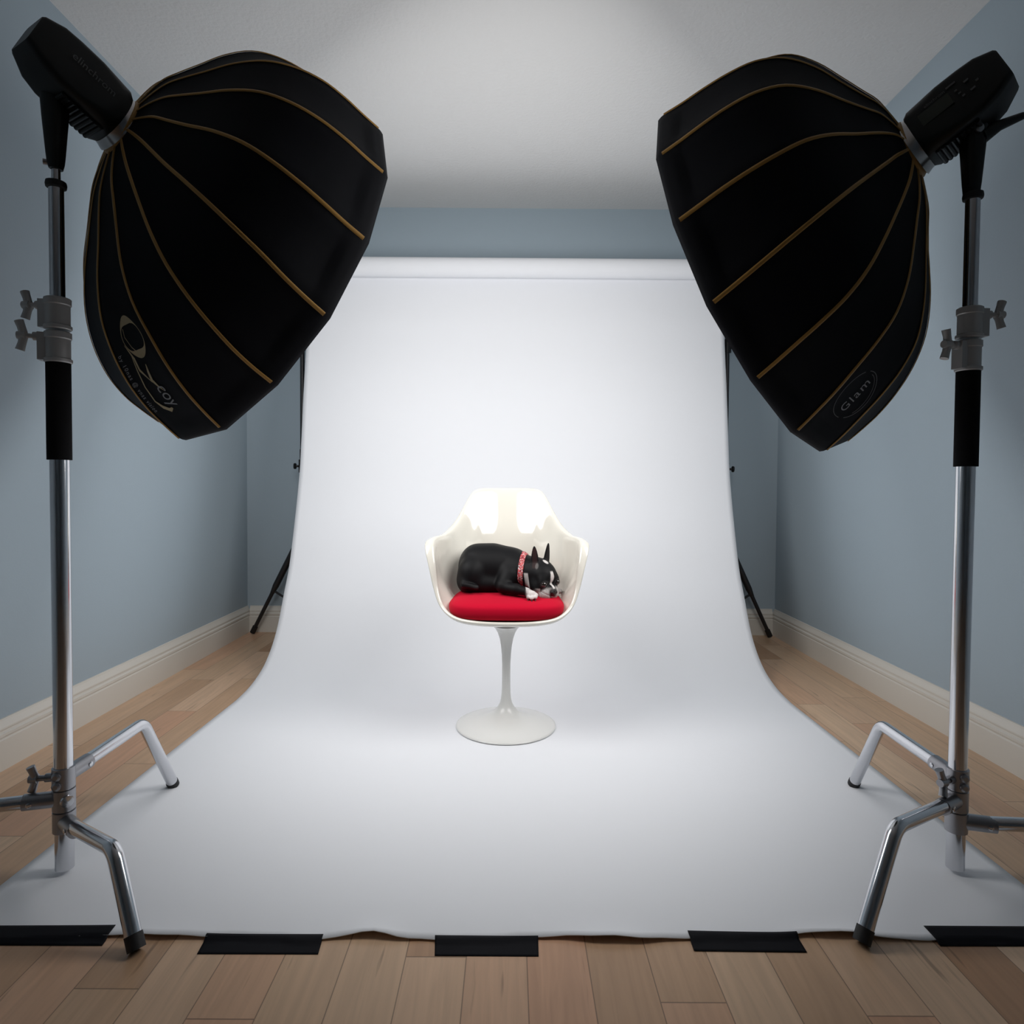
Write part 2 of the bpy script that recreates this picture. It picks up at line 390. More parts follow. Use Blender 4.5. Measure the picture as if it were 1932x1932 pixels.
# ------------------------------------------------------------------ softboxes and flash heads
SB = {"L": {"ring": [-0.869, 1.439, 1.625], "n": [0.5862, 0.7223, -0.3669], "u": [0.7765, -0.6302, 0.0], "v": [0.2312, 0.2849, 0.9302], "ribs": [[[0.0, 0.049, 0.042], [0.007, 0.08, 0.067], [0.017, 0.11, 0.09], [0.032, 0.137, 0.109], [0.056, 0.173, 0.135], [0.087, 0.22, 0.168], [0.127, 0.264, 0.197], [0.176, 0.295, 0.217], [0.231, 0.317, 0.228], [0.286, 0.328, 0.231], [0.336, 0.333, 0.231], [0.382, 0.338, 0.232]], [[-0.0, 0.062, 0.02], [0.007, 0.101, 0.03], [0.018, 0.139, 0.039], [0.034, 0.174, 0.045], [0.057, 0.219, 0.053], [0.086, 0.276, 0.064], [0.123, 0.328, 0.073], [0.171, 0.368, 0.076], [0.227, 0.396, 0.075], [0.283, 0.413, 0.071], [0.334, 0.422, 0.067], [0.382, 0.43, 0.065]], [[0.0, 0.065, -0.005], [0.007, 0.105, -0.011], [0.016, 0.144, -0.018], [0.032, 0.18, -0.027], [0.054, 0.227, -0.038], [0.085, 0.29, -0.05], [0.124, 0.347, -0.065], [0.172, 0.388, -0.082], [0.228, 0.417, -0.098], [0.283, 0.434, -0.11], [0.334, 0.443, -0.118], [0.381, 0.451, -0.123]], [[0.0, 0.058, -0.03], [0.007, 0.094, -0.051], [0.017, 0.129, -0.073], [0.032, 0.161, -0.096], [0.054, 0.202, -0.126], [0.084, 0.257, -0.163], [0.122, 0.307, -0.199], [0.171, 0.345, -0.231], [0.227, 0.372, -0.258], [0.283, 0.387, -0.28], [0.335, 0.395, -0.294], [0.382, 0.402, -0.304]], [[0.0, 0.042, -0.049], [0.007, 0.068, -0.083], [0.017, 0.093, -0.118], [0.032, 0.116, -0.154], [0.055, 0.145, -0.202], [0.086, 0.183, -0.263], [0.126, 0.219, -0.321], [0.176, 0.247, -0.368], [0.232, 0.266, -0.404], [0.287, 0.275, -0.429], [0.336, 0.28, -0.444], [0.383, 0.284, -0.454]], [[-0.0, 0.02, -0.062], [0.007, 0.032, -0.103], [0.017, 0.044, -0.145], [0.033, 0.055, -0.187], [0.056, 0.067, -0.243], [0.087, 0.084, -0.315], [0.128, 0.102, -0.382], [0.179, 0.116, -0.435], [0.235, 0.122, -0.481], [0.29, 0.122, -0.514], [0.339, 0.121, -0.536], [0.385, 0.12, -0.553]], [[0.0, -0.005, -0.065], [0.007, -0.009, -0.108], [0.017, -0.013, -0.153], [0.033, -0.018, -0.197], [0.057, -0.025, -0.256], [0.087, -0.034, -0.331], [0.125, -0.043, -0.401], [0.173, -0.051, -0.457], [0.228, -0.059, -0.503], [0.284, -0.064, -0.536], [0.336, -0.068, -0.557], [0.384, -0.071, -0.573]], [[-0.0, -0.03, -0.058], [0.007, -0.049, -0.097], [0.017, -0.069, -0.136], [0.032, -0.088, -0.175], [0.054, -0.115, -0.226], [0.084, -0.149, -0.293], [0.123, -0.182, -0.36], [0.172, -0.208, -0.418], [0.229, -0.228, -0.463], [0.286, -0.239, -0.491], [0.338, -0.244, -0.505], [0.387, -0.247, -0.515]], [[-0.0, -0.049, -0.042], [0.007, -0.082, -0.071], [0.017, -0.114, -0.101], [0.033, -0.145, -0.131], [0.056, -0.186, -0.171], [0.086, -0.24, -0.223], [0.125, -0.29, -0.274], [0.174, -0.331, -0.316], [0.23, -0.361, -0.351], [0.285, -0.381, -0.375], [0.336, -0.393, -0.39], [0.383, -0.402, -0.401]], [[0.0, -0.062, -0.02], [0.007, -0.102, -0.035], [0.017, -0.142, -0.051], [0.033, -0.181, -0.068], [0.056, -0.232, -0.091], [0.086, -0.297, -0.12], [0.125, -0.36, -0.15], [0.174, -0.409, -0.177], [0.23, -0.446, -0.2], [0.285, -0.47, -0.217], [0.336, -0.484, -0.228], [0.383, -0.495, -0.235]], [[-0.0, -0.065, 0.005], [0.007, -0.107, 0.006], [0.017, -0.149, 0.006], [0.033, -0.189, 0.004], [0.056, -0.242, 0.001], [0.086, -0.311, -0.003], [0.125, -0.376, -0.009], [0.174, -0.428, -0.018], [0.23, -0.466, -0.028], [0.285, -0.491, -0.036], [0.336, -0.506, -0.043], [0.383, -0.517, -0.046]], [[-0.0, -0.058, 0.03], [0.007, -0.096, 0.046], [0.017, -0.133, 0.061], [0.033, -0.17, 0.074], [0.056, -0.217, 0.09], [0.086, -0.279, 0.111], [0.125, -0.338, 0.127], [0.174, -0.384, 0.136], [0.23, -0.419, 0.139], [0.285, -0.442, 0.138], [0.336, -0.455, 0.136], [0.383, -0.465, 0.136]], [[-0.0, -0.042, 0.049], [0.007, -0.07, 0.079], [0.017, -0.098, 0.107], [0.033, -0.125, 0.131], [0.056, -0.16, 0.162], [0.086, -0.206, 0.203], [0.125, -0.25, 0.239], [0.174, -0.285, 0.262], [0.23, -0.312, 0.275], [0.285, -0.33, 0.281], [0.336, -0.34, 0.283], [0.383, -0.348, 0.285]], [[0.0, -0.02, 0.062], [0.007, -0.034, 0.099], [0.017, -0.048, 0.135], [0.033, -0.061, 0.166], [0.056, -0.08, 0.207], [0.086, -0.103, 0.261], [0.125, -0.126, 0.308], [0.174, -0.145, 0.34], [0.23, -0.161, 0.36], [0.285, -0.171, 0.369], [0.336, -0.177, 0.374], [0.383, -0.182, 0.378]], [[-0.0, 0.005, 0.065], [0.007, 0.008, 0.104], [0.017, 0.01, 0.141], [0.033, 0.011, 0.175], [0.056, 0.012, 0.218], [0.086, 0.014, 0.274], [0.125, 0.014, 0.325], [0.174, 0.013, 0.359], [0.23, 0.011, 0.38], [0.285, 0.009, 0.391], [0.336, 0.007, 0.395], [0.383, 0.006, 0.401]], [[0.0, 0.03, 0.058], [0.007, 0.047, 0.092], [0.017, 0.065, 0.126], [0.033, 0.08, 0.155], [0.056, 0.101, 0.193], [0.086, 0.127, 0.242], [0.125, 0.151, 0.286], [0.174, 0.167, 0.315], [0.23, 0.178, 0.333], [0.285, 0.184, 0.342], [0.336, 0.187, 0.345], [0.383, 0.189, 0.349]]]}, "R": {"ring": [0.884, 1.44, 1.59], "n": [-0.6895, 0.6415, -0.3363], "u": [0.6812, 0.7321, -0.0], "v": [-0.2462, 0.229, 0.9418], "ribs": [[[-0.0, -0.046, 0.046], [0.006, -0.071, 0.07], [0.016, -0.097, 0.092], [0.032, -0.122, 0.114], [0.054, -0.157, 0.145], [0.083, -0.204, 0.186], [0.122, -0.244, 0.221], [0.17, -0.271, 0.241], [0.225, -0.288, 0.248], [0.279, -0.298, 0.251], [0.328, -0.305, 0.252], [0.373, -0.312, 0.255]], [[0.0, -0.06, 0.025], [0.007, -0.093, 0.036], [0.016, -0.127, 0.047], [0.032, -0.16, 0.056], [0.055, -0.208, 0.069], [0.087, -0.272, 0.09], [0.126, -0.327, 0.106], [0.173, -0.361, 0.112], [0.226, -0.383, 0.11], [0.279, -0.397, 0.105], [0.327, -0.405, 0.101], [0.371, -0.412, 0.099]], [[-0.0, -0.065, 0.0], [0.007, -0.102, -0.002], [0.019, -0.139, -0.006], [0.035, -0.177, -0.011], [0.059, -0.229, -0.019], [0.089, -0.296, -0.028], [0.125, -0.352, -0.039], [0.171, -0.387, -0.05], [0.222, -0.411, -0.059], [0.274, -0.427, -0.067], [0.323, -0.438, -0.075], [0.369, -0.447, -0.082]], [[-0.0, -0.06, -0.025], [0.007, -0.094, -0.041], [0.017, -0.128, -0.057], [0.032, -0.162, -0.076], [0.055, -0.209, -0.102], [0.084, -0.27, -0.136], [0.121, -0.323, -0.169], [0.167, -0.357, -0.195], [0.221, -0.379, -0.217], [0.275, -0.394, -0.236], [0.324, -0.404, -0.251], [0.37, -0.412, -0.264]], [[0.0, -0.046, -0.046], [0.006, -0.071, -0.074], [0.016, -0.096, -0.105], [0.031, -0.121, -0.137], [0.054, -0.158, -0.182], [0.086, -0.205, -0.24], [0.124, -0.245, -0.294], [0.171, -0.27, -0.334], [0.225, -0.288, -0.363], [0.279, -0.3, -0.386], [0.327, -0.305, -0.404], [0.37, -0.309, -0.419]], [[0.0, -0.025, -0.06], [0.006, -0.038, -0.096], [0.016, -0.051, -0.134], [0.031, -0.064, -0.174], [0.053, -0.082, -0.231], [0.083, -0.106, -0.303], [0.121, -0.127, -0.364], [0.169, -0.142, -0.408], [0.224, -0.15, -0.445], [0.278, -0.154, -0.478], [0.328, -0.156, -0.504], [0.374, -0.157, -0.526]], [[0.0, -0.0, -0.065], [0.006, 0.001, -0.104], [0.016, 0.002, -0.145], [0.031, 0.004, -0.189], [0.053, 0.007, -0.25], [0.083, 0.01, -0.329], [0.121, 0.013, -0.399], [0.169, 0.015, -0.448], [0.224, 0.017, -0.486], [0.28, 0.019, -0.517], [0.331, 0.021, -0.543], [0.378, 0.022, -0.564]], [[0.0, 0.025, -0.06], [0.008, 0.038, -0.095], [0.02, 0.051, -0.132], [0.036, 0.067, -0.171], [0.055, 0.092, -0.228], [0.082, 0.123, -0.299], [0.119, 0.151, -0.365], [0.167, 0.17, -0.419], [0.222, 0.185, -0.462], [0.277, 0.197, -0.494], [0.326, 0.205, -0.515], [0.372, 0.211, -0.532]], [[0.0, 0.046, -0.046], [0.007, 0.072, -0.074], [0.016, 0.1, -0.103], [0.032, 0.128, -0.134], [0.054, 0.168, -0.178], [0.084, 0.219, -0.235], [0.122, 0.265, -0.288], [0.169, 0.298, -0.328], [0.223, 0.322, -0.361], [0.277, 0.34, -0.387], [0.326, 0.353, -0.405], [0.372, 0.363, -0.419]], [[-0.0, 0.06, -0.025], [0.007, 0.094, -0.041], [0.016, 0.13, -0.058], [0.032, 0.166, -0.077], [0.054, 0.218, -0.103], [0.084, 0.284, -0.138], [0.122, 0.344, -0.171], [0.169, 0.385, -0.198], [0.223, 0.416, -0.221], [0.277, 0.438, -0.24], [0.326, 0.453, -0.254], [0.372, 0.466, -0.265]], [[0.0, 0.065, -0.0], [0.007, 0.102, -0.002], [0.016, 0.141, -0.005], [0.032, 0.18, -0.009], [0.054, 0.235, -0.015], [0.084, 0.307, -0.023], [0.122, 0.371, -0.033], [0.169, 0.416, -0.044], [0.223, 0.448, -0.057], [0.277, 0.472, -0.068], [0.326, 0.489, -0.076], [0.372, 0.502, -0.083]], [[0.0, 0.06, 0.025], [0.007, 0.094, 0.037], [0.016, 0.13, 0.049], [0.032, 0.166, 0.059], [0.054, 0.218, 0.073], [0.084, 0.284, 0.092], [0.122, 0.344, 0.105], [0.169, 0.385, 0.109], [0.223, 0.416, 0.108], [0.277, 0.438, 0.105], [0.326, 0.453, 0.101], [0.372, 0.466, 0.099]], [[-0.0, 0.046, 0.046], [0.007, 0.072, 0.07], [0.016, 0.1, 0.094], [0.032, 0.128, 0.116], [0.054, 0.168, 0.148], [0.084, 0.219, 0.189], [0.122, 0.266, 0.222], [0.169, 0.298, 0.24], [0.223, 0.322, 0.248], [0.277, 0.34, 0.251], [0.326, 0.353, 0.252], [0.372, 0.363, 0.254]], [[0.0, 0.025, 0.06], [0.007, 0.04, 0.092], [0.016, 0.055, 0.124], [0.032, 0.071, 0.155], [0.054, 0.093, 0.198], [0.084, 0.122, 0.254], [0.122, 0.149, 0.301], [0.169, 0.168, 0.327], [0.223, 0.183, 0.341], [0.277, 0.194, 0.349], [0.326, 0.202, 0.353], [0.372, 0.209, 0.357]], [[-0.0, 0.0, 0.065], [0.007, 0.001, 0.1], [0.016, 0.001, 0.135], [0.032, 0.003, 0.168], [0.054, 0.005, 0.216], [0.084, 0.007, 0.277], [0.122, 0.01, 0.328], [0.169, 0.014, 0.358], [0.223, 0.018, 0.374], [0.277, 0.022, 0.383], [0.326, 0.024, 0.388], [0.372, 0.026, 0.394]], [[0.0, -0.025, 0.06], [0.007, -0.038, 0.092], [0.016, -0.052, 0.124], [0.032, -0.065, 0.155], [0.054, -0.083, 0.198], [0.084, -0.107, 0.254], [0.122, -0.128, 0.301], [0.169, -0.14, 0.327], [0.223, -0.147, 0.341], [0.277, -0.151, 0.349], [0.326, -0.153, 0.353], [0.372, -0.156, 0.357]]]}}
def text_mesh(body, size, shear=0., space=1.):
    cu = bpy.data.curves.new('t', 'FONT'); cu.body = body; cu.size = size; cu.shear = shear; cu.space_character = space
    cu.align_x = 'CENTER'; cu.align_y = 'CENTER'; cu.resolution_u = 4
    o = bpy.data.objects.new('t', cu); COL.objects.link(o)
    dg = bpy.context.evaluated_depsgraph_get(); me = bpy.data.meshes.new_from_object(o.evaluated_get(dg))
    vs = [tuple(v.co[:2]) for v in me.vertices]; fs = [tuple(p.vertices) for p in me.polygons]
    bpy.data.objects.remove(o); bpy.data.curves.remove(cu); bpy.data.meshes.remove(me)
    return vs, fs
def ribbon(pts, ws):
    vs = []; fs = []
    P = [Vector((a, b)) for a, b in pts]
    for i, p in enumerate(P):
        t = (P[min(i + 1, len(P) - 1)] - P[max(i - 1, 0)]).normalized(); n_ = Vector((-t.y, t.x))
        w = ws if isinstance(ws, float) else ws[i]
        vs += [tuple(p + n_ * w), tuple(p - n_ * w)]
        if i: k = 2 * i; fs.append((k - 2, k - 1, k + 1, k))
    return vs, fs
def softbox(S, side, label, head_back, hlabel):
    ring = Vector(S['ring']); n_, u_, v_ = Vector(S['n']), Vector(S['u']), Vector(S['v'])
    ribs = [[ring + n_ * a + u_ * b + v_ * c for a, b, c in r] for r in S['ribs']]
    NR = len(ribs)
    # a smooth curve along every rib, with a short cloth lip beyond the rib ends
    cur = [spline(r, 4) for r in ribs]
    t = thing('softbox', tuple(ring), label, 'softbox', None)
    cen = sum((r[-1] for r in ribs), Vector()) / NR
    lipped = [c + [c[-1] + n_ * .008, c[-1] + n_ * .017 - (c[-1] - cen).normalized() * .002] for c in cur]
    K = len(lipped[0]); PS = 6
    rows = []
    for i in range(K):
        row = []
        for k in range(NR):
            a, b = lipped[k][i], lipped[(k + 1) % NR][i]
            for j in range(PS):
                f = j / PS; p = a.lerp(b, f)
                # cloth pulled a little inward between the ribs
                axis_pt = ring + n_ * (p - ring).dot(n_)
                s_ = min(1, i / 6)
                p = p + (axis_pt - p).normalized() * (-.0 + .012 * s_ * (4 * f * (1 - f)) * (0 if i > K - 6 else 1) * .5)
                row.append(p)
        rows.append(row)
    body = MB().grid(rows, True).build('softbox_shell', M['fabric'], t, smooth=80)
    sm = body.modifiers.new('solid', 'SOLIDIFY'); sm.thickness = .002; sm.offset = 0
    # piping over each rib
    for k in range(NR):
        mb = MB(); c = cur[k]; vs = []; fs = []
        for i, p in enumerate(c):
            tg = (c[min(i + 1, len(c) - 1)] - c[max(i - 1, 0)]).normalized()
            ap = ring + n_ * (p - ring).dot(n_); out = (p - ap).normalized(); out = (out - tg * out.dot(tg)).normalized()
            w = tg.cross(out); hw = .0036 + .0012 * i / len(c)
            vs.append([p + out * (.0014 + hh) + w * q for q, hh in ((-hw, 0), (-hw * .7, .0016), (0, .0022), (hw * .7, .0016), (hw, 0))])
        mb.grid(vs); sm_ = mb.build('piping', M['gold'], t, smooth=60)
        # stitched strap end and rod glint
        i = len(c) - 7; p = c[i]
    # throat ring and collar
    rows = []
    for a, r in ((-.012, .060), (-.006, .0655), (.004, .0665), (.012, .0655)):
        rows.append([ring + n_ * a + (u_ * math.cos(q * math.tau / 48) + v_ * math.sin(q * math.tau / 48)) * r for q in range(48)])
    MB().grid(rows, True).build('throat_binding', M['gold'], t)
    # front diffuser, inset behind the lip
    rim = [r[-1] for r in ribs]; cc = cen - n_ * .03
    ringp = [p - n_ * .034 + (cen - p).normalized() * .026 for p in rim]
    vs = [cc + n_ * .012]; fs = []
    for f in (.5, 1.):
        vs += [cc.lerp(p, f) + n_ * .012 * (1 - f) for p in ringp]
    for k in range(NR):
        fs.append((0, 1 + k, 1 + (k + 1) % NR)); fs.append((1 + k, 1 + NR + k, 1 + NR + (k + 1) % NR, 1 + (k + 1) % NR))
    MB().add(vs, fs).build('diffuser', M['diffuser'], t)
    # printed logo, laid on a lower panel between two ribs
    def on_panel(k, s, w, h=.0022):
        """s along the rib 0..1, w across the panel 0..1"""
        fi = s * (len(cur[0]) - 1); i = min(int(fi), len(cur[0]) - 2); f = fi - i
        a = cur[k][i].lerp(cur[k][i + 1], f); b = cur[(k + 1) % NR][i].lerp(cur[(k + 1) % NR][i + 1], f)
        p = a.lerp(b, w); ap = ring + n_ * (p - ring).dot(n_); out = (p - ap).normalized()
        p = p + (ap - p).normalized() * (.012 * min(1, i / 6) * 4 * w * (1 - w) * .5 if i <= len(cur[0]) + 2 - 6 else 0)
        return p + out * (h + .0012)
    return t, on_panel

def put_print(name, m, t, parts, k, s0, s1, on_panel, flip=False, w0=0., w1=1.):
    """lay 2D shapes (x 0..1 along, y 0..1 across) on a softbox panel"""
    mb = MB()
    for vs, fs in parts:
        mb.add([on_panel(k, s0 + (s1 - s0) * x, w0 + (w1 - w0) * ((1 - y) if flip else y)) for x, y in vs], fs)
    return mb.build(name, m, t, smooth=0)

def norm(tm, x0, x1, y0, y1):
    vs, fs = tm; xs = [v[0] for v in vs]; ys = [v[1] for v in vs]
    ax, bx, ay, by = min(xs), max(xs), min(ys), max(ys)
    return [(x0 + (x1 - x0) * (x - ax) / (bx - ax), y0 + (y1 - y0) * (y - ay) / (by - ay)) for x, y in vs], fs

def flash_head(ring, back, side, label):
    ring = Vector(ring); back = Vector(back); ax = (ring - back).normalized(); L = (ring - back).length
    u = ax.cross(Vector((0, 0, 1))).normalized(); v = u.cross(ax)
    t = thing('flash_head', tuple((ring + back) / 2), label, 'studio flash')
    def sec(s, hu, v0, v1, r=.014, n=5):
        pts = []
        for cu, cv, a0 in ((hu - r, v1 - r, 0), (-hu + r, v1 - r, 90), (-hu + r, v0 + r, 180), (hu - r, v0 + r, 270)):
            for q in range(n + 1):
                a = math.radians(a0 + 90 * q / n); pts.append(back + ax * s + u * (cu + r * math.cos(a)) + v * (cv + r * math.sin(a)))
        return pts
    B = L - .022
    rows = [sec(0, .036, -.022, .046, .010), sec(.004, .040, -.026, .050, .012), sec(.035, .050, -.046, .059), sec(.065, .052, -.055, .061), sec(B * .6, .054, -.057, .061), sec(B - .01, .056, -.058, .061, .03), sec(B, .056, -.057, .059, .045)]
    MB().grid(rows, True, True, True).build('housing', M['plastic'], t, smooth=30)
    # ribbed grip underneath
    g = MB()
    for q in range(9):
        g.tube([back + ax * (B - .095 + q * .0095) - v * .058 - u * .034, back + ax * (B - .095 + q * .0095) - v * .058 + u * .034], .0052, 10)
    g.build('ribbed_vent', M['plastic'], t)
    MB().lathe([(.056, 0), (.0605, .002), (.0620, .008), (.0655, .016), (.0670, .0195), (.060, .021)], 48, ax, back + ax * (B - .002)).build('mount_ring', M['alu'], t)
    # tilt bracket: yoke under the body and a tapered socket over the spigot
    return t, ax, u, v, B

def bracket(t, x, y, ztop, zbot, lever):
    mb = MB(); rows = []
    for z, a, b in ((zbot, .0105, .012), (zbot + .012, .0135, .014), (zbot + .03, .0150, .016), (ztop - .03, .0215, .020), (ztop, .0235, .021), (ztop + .022, .020, .018), (ztop + .034, .010, .012)):
        rows.append([Vector((x + a * math.copysign(abs(math.cos(q)) ** .6, math.cos(q)), y + b * math.copysign(abs(math.sin(q)) ** .6, math.sin(q)), z)) for q in [k * math.tau / 32 for k in range(32)]])
    br = mb.grid(rows, True, True, True).build('tilt_bracket', M['plastic'], t, smooth=50)
    if lever: MB().lathe([(.0095, 0), (.0095, .004), (.006, .006), (.002, .006)], 20, (0, -1, 0), (x - .004, y - .021, ztop - .008)).build('pivot_bolt', M['cast'], br)
    MB().tube([(x + (.004 if x > 0 else -.016), y, zbot + .014), (x + (.012 if x > 0 else -.0235), y - .004, zbot + .014)], .006, 12).build('lock_screw', M['cast'], br)
    if lever:
        MB().tube([(x + .012, y - .006, ztop - .018), (x + .045, y - .012, ztop + .002), (x + .088, y - .020, ztop + .018), (x + .096, y - .021, ztop + .021)], [.017, .011, .0075, .004], 16).build('tilt_lever', M['plastic'], br)

# left softbox
tL, opL = softbox(SB['L'], -1, 'black softbox with gold piping on the left, marked with a large gold swirl logo', None, None)
oz = []
def arc(cx, cy, rx, ry, a0, a1, n=28): return [(cx + rx * math.cos(math.radians(a0 + (a1 - a0) * k / n)), cy + ry * math.sin(math.radians(a0 + (a1 - a0) * k / n))) for k in range(n + 1)]
# big O: heavy at both ends, fine along the sides
pts = arc(.165, .66, .155, .28, 0, 360, 48)
oz.append(ribbon(pts, [.006 + .034 * abs(math.cos(math.radians(360 * k / 48))) ** 5 for k in range(49)]))
oz.append(ribbon([(.07, .50), (.14, .46), (.24, .52), (.30, .60)], .006))
oz.append(ribbon([(.20, .36), (.34, .44), (.45, .42), (.60, .53)], [.004, .022, .022, .004]))
oz.append(ribbon([(.42, .64), (.50, .59), (.58, .55), (.66, .60), (.72, .66)], [.008, .022, .03, .016, .004]))
oz.append(ribbon([(.28, .42), (.45, .36), (.62, .30), (.80, .28), (.90, .34), (.97, .44), (.95, .52)], [.004, .012, .012, .014, .028, .032, .012]))
put_print('logo_print', M['logo_gold'], tL, oz, 5, .575, .875, opL, True, .12, 1.0)
put_print('logo_letters', M['logo_grey'], tL, [norm(text_mesh('coy', .1), .66, .93, .44, .70)], 5, .575, .875, opL, True, .12, 1.0)
put_print('small_print', M['logo_grey'], tL, [norm(text_mesh('by 10nas @ vnas vision', .1, 0, 1.3), .26, .92, .06, .19)], 5, .575, .875, opL, True, .12, 1.0)
HB = Vector((-.966, 1.28, 1.714))
fL, ax, u, v, B = flash_head(SB['L']['ring'], HB, -1, 'black studio flash on the left stand, firing into the left softbox')
bracket(fL, -.949, 1.34, 1.625, 1.487, False)
vs, fs = text_mesh('elinchrom', .022)
mid = HB + ax * .115 - u * 0
sgn = 1 if u.y < 0 else -1
MB().add([HB + ax * (.108 + x) + u * sgn * .0565 + v * (.012 + y * 1.0) for x, y in vs], fs).build('maker_print', M['mark'], fL, smooth=0)

# right softbox
tR, opR = softbox(SB['R'], 1, 'black softbox with gold piping on the right, marked with a small oval logo', None, None)
el = []
el.append(ribbon(arc(.5, .5, .5, .42, 30, 200, 30), .007))
el.append(ribbon(arc(.52, .5, .47, .36, 60, 185, 30), .006))
el.append(ribbon(arc(.5, .5, .5, .42, 215, 372, 30), .007))
put_print('logo_print', M['mark'], tR, el, 5, .70, .875, opR, False, .08, .92)
put_print('logo_letters', M['logo_grey'], tR, [norm(text_mesh('Glam', .1, 0, 1.2), .16, .84, .40, .60)], 5, .875, .70, opR, True, .08, .92)
HB2 = Vector((1.006, 1.31, 1.680))
fR, ax, u, v, B = flash_head(SB['R']['ring'], HB2, 1, 'black studio flash with unlit display on the right stand, firing into the right softbox')
bracket(fR, .970, 1.362, 1.595, 1.452, True)
sgn = 1 if u.y < 0 else -1
nrm_ = u * sgn
MB().box(HB2 + ax * .125 + nrm_ * .0545 + v * .010, (.030, .0022, .014), (ax, nrm_, v)).build('display', M['screen'], fR, smooth=0)
vs, fs = text_mesh('elinchrom', .010)
MB().add([HB2 + ax * (.118 - x * 1.) + nrm_ * .0568 + v * (.031 + y) for x, y in vs], fs).build('maker_print', M['mark'], fR, smooth=0)
for a, b, w in ((.083, .016, .0025), (.080, .006, .0025), (.077, -.004, .0025), (.062, .020, .0045), (.060, -.004, .0045), (.048, .006, .0025), (.085, .034, .009)):
    MB().box(HB2 + ax * a + nrm_ * .0548 + v * b, (w, .0014, .0018), (ax, nrm_, v)).build('button', M['mark'], fR, smooth=0)

# ------------------------------------------------------------------ armchair
CH = Vector((-.012, 2.184, .0030))
chair = thing('armchair', tuple(CH), 'glossy white moulded armchair on a round trumpet pedestal, standing on the paper', 'armchair')
HALF = [(0, -.199, .401), (.095, -.194, .4035), (.165, -.166, .413), (.208, -.128, .445), (.228, -.106, .506), (.238, -.094, .583), (.243, -.072, .636), (.238, -.024, .653), (.211, .046, .660), (.183, .106, .693), (.160, .155, .743), (.134, .192, .796), (.110, .212, .816), (.056, .236, .8195), (0, .243, .8195)]
FLG = [.004, .004, .004, .006, .011, .019, .026, .028, .024, .014, .006, .004, .004, .004, .004]
full = [(x, y, z, f) for (x, y, z), f in zip(HALF, FLG)]
full += [(-x, y, z, f) for (x, y, z, f) in full[-2:0:-1]]
def closed_spline(P, n):
    out = []; m = len(P); P = [np.array(p, float) for p in P]
    for i in range(m):
        a, b, c, d = P[i - 1], P[i], P[(i + 1) % m], P[(i + 2) % m]
        for k in range(n):
            t = k / n; out.append(.5 * (2 * b + (c - a) * t + (2 * a - 5 * b + 4 * c - d) * t * t + (3 * b - a - 3 * c + d) * t ** 3))
    return out
rim = closed_spline(full, 6)
cb = np.array([0, -.01, .3755])
rows = []
VS = [.06, .14, .24, .34, .44, .52, .59, .65, .70, .75, .80, .85, .90, .95, 1.]
for vv in VS:
    a = vv * math.pi / 2
    row = []
    for r in rim:
        hz = r[2] - cb[2]
        h_ = math.sin(a) ** 1.0; w_ = (1 - math.cos(a)) ** 1.12
        # the back leans: it keeps drawing in towards the seat instead of rising upright
        bk = min(1, max(0, (r[1] - .02) / .10)); bk = bk * bk * (3 - 2 * bk)
        lim = 1 - .06 * (1 - w_) - .52 * .045 * (math.log1p(math.exp(.38 / .045)) - math.log1p(math.exp((w_ - .62) / .045))); k_ = .10; q_ = min(1, max(0, .5 + .5 * (lim - h_) / k_))
        h_ = h_ * (1 - bk) + bk * (lim * (1 - q_) + h_ * q_ - k_ * q_ * (1 - q_)) / (1 if vv < 1 else (1 - .25 * k_))
        p = cb[:2] + (r[:2] - cb[:2]) * h_
        row.append(Vector((p[0], p[1], cb[2] + hz * w_)))
    rows.append(row)
NRM = len(rim)
for e, dz in ((.35, .0), (.7, -.002), (1.0, -.006)):
    row = []
    for i, r in enumerate(rim):
        d = rim[(i + 1) % NRM][:2] - rim[i - 1][:2]; o = np.array([d[1], -d[0]]); o /= np.linalg.norm(o) + 1e-9
        rad_ = r[:2] - cb[:2]; rad_ /= np.linalg.norm(rad_)
        if o @ rad_ < 0: o = -o
        o = o * .5 + rad_ * .5; o /= np.linalg.norm(o)
        row.append(Vector((r[0] + o[0] * r[3] * e, r[1] + o[1] * r[3] * e, r[2] + dz * (.3 + r[3] / .03))))
    rows.append(row)
# give the sheet its thickness: offset both ways along the surface normal, join with a round bead
G = np.array([[tuple(p) for p in row] for row in rows]); TH = .0044
du = np.roll(G, -1, 1) - np.roll(G, 1, 1); dv = np.empty_like(G); dv[1:-1] = G[2:] - G[:-2]; dv[0] = G[1] - G[0]; dv[-1] = G[-1] - G[-2]
Nn = np.cross(du, dv); Nn /= np.linalg.norm(Nn, axis=2, keepdims=True) + 1e-12
if Nn[0].mean(0)[2] < 0: Nn = -Nn
tv = dv[-1] / np.linalg.norm(dv[-1], axis=1, keepdims=True)
inner = [G[i] + Nn[i] * TH * (0.6 + .4 * i / len(G)) for i in range(len(G))]
bead = [G[-1] + Nn[-1] * TH * math.cos(a_) + tv * TH * 1.1 * math.sin(a_) for a_ in (math.pi * .2, math.pi * .4, math.pi * .6, math.pi * .8)]
outer = [G[i] - Nn[i] * TH for i in range(len(G) - 1, -1, -1)]
mb = MB()
mb.grid([[CH + Vector(p) for p in row] for row in inner + bead + outer], True, True, True)
sh = mb.build('seat_shell', M['shell'], chair, smooth=0)
sh.data.shade_smooth()
b = sh.modifiers.new('sub', 'SUBSURF'); b.levels = b.render_levels = 1
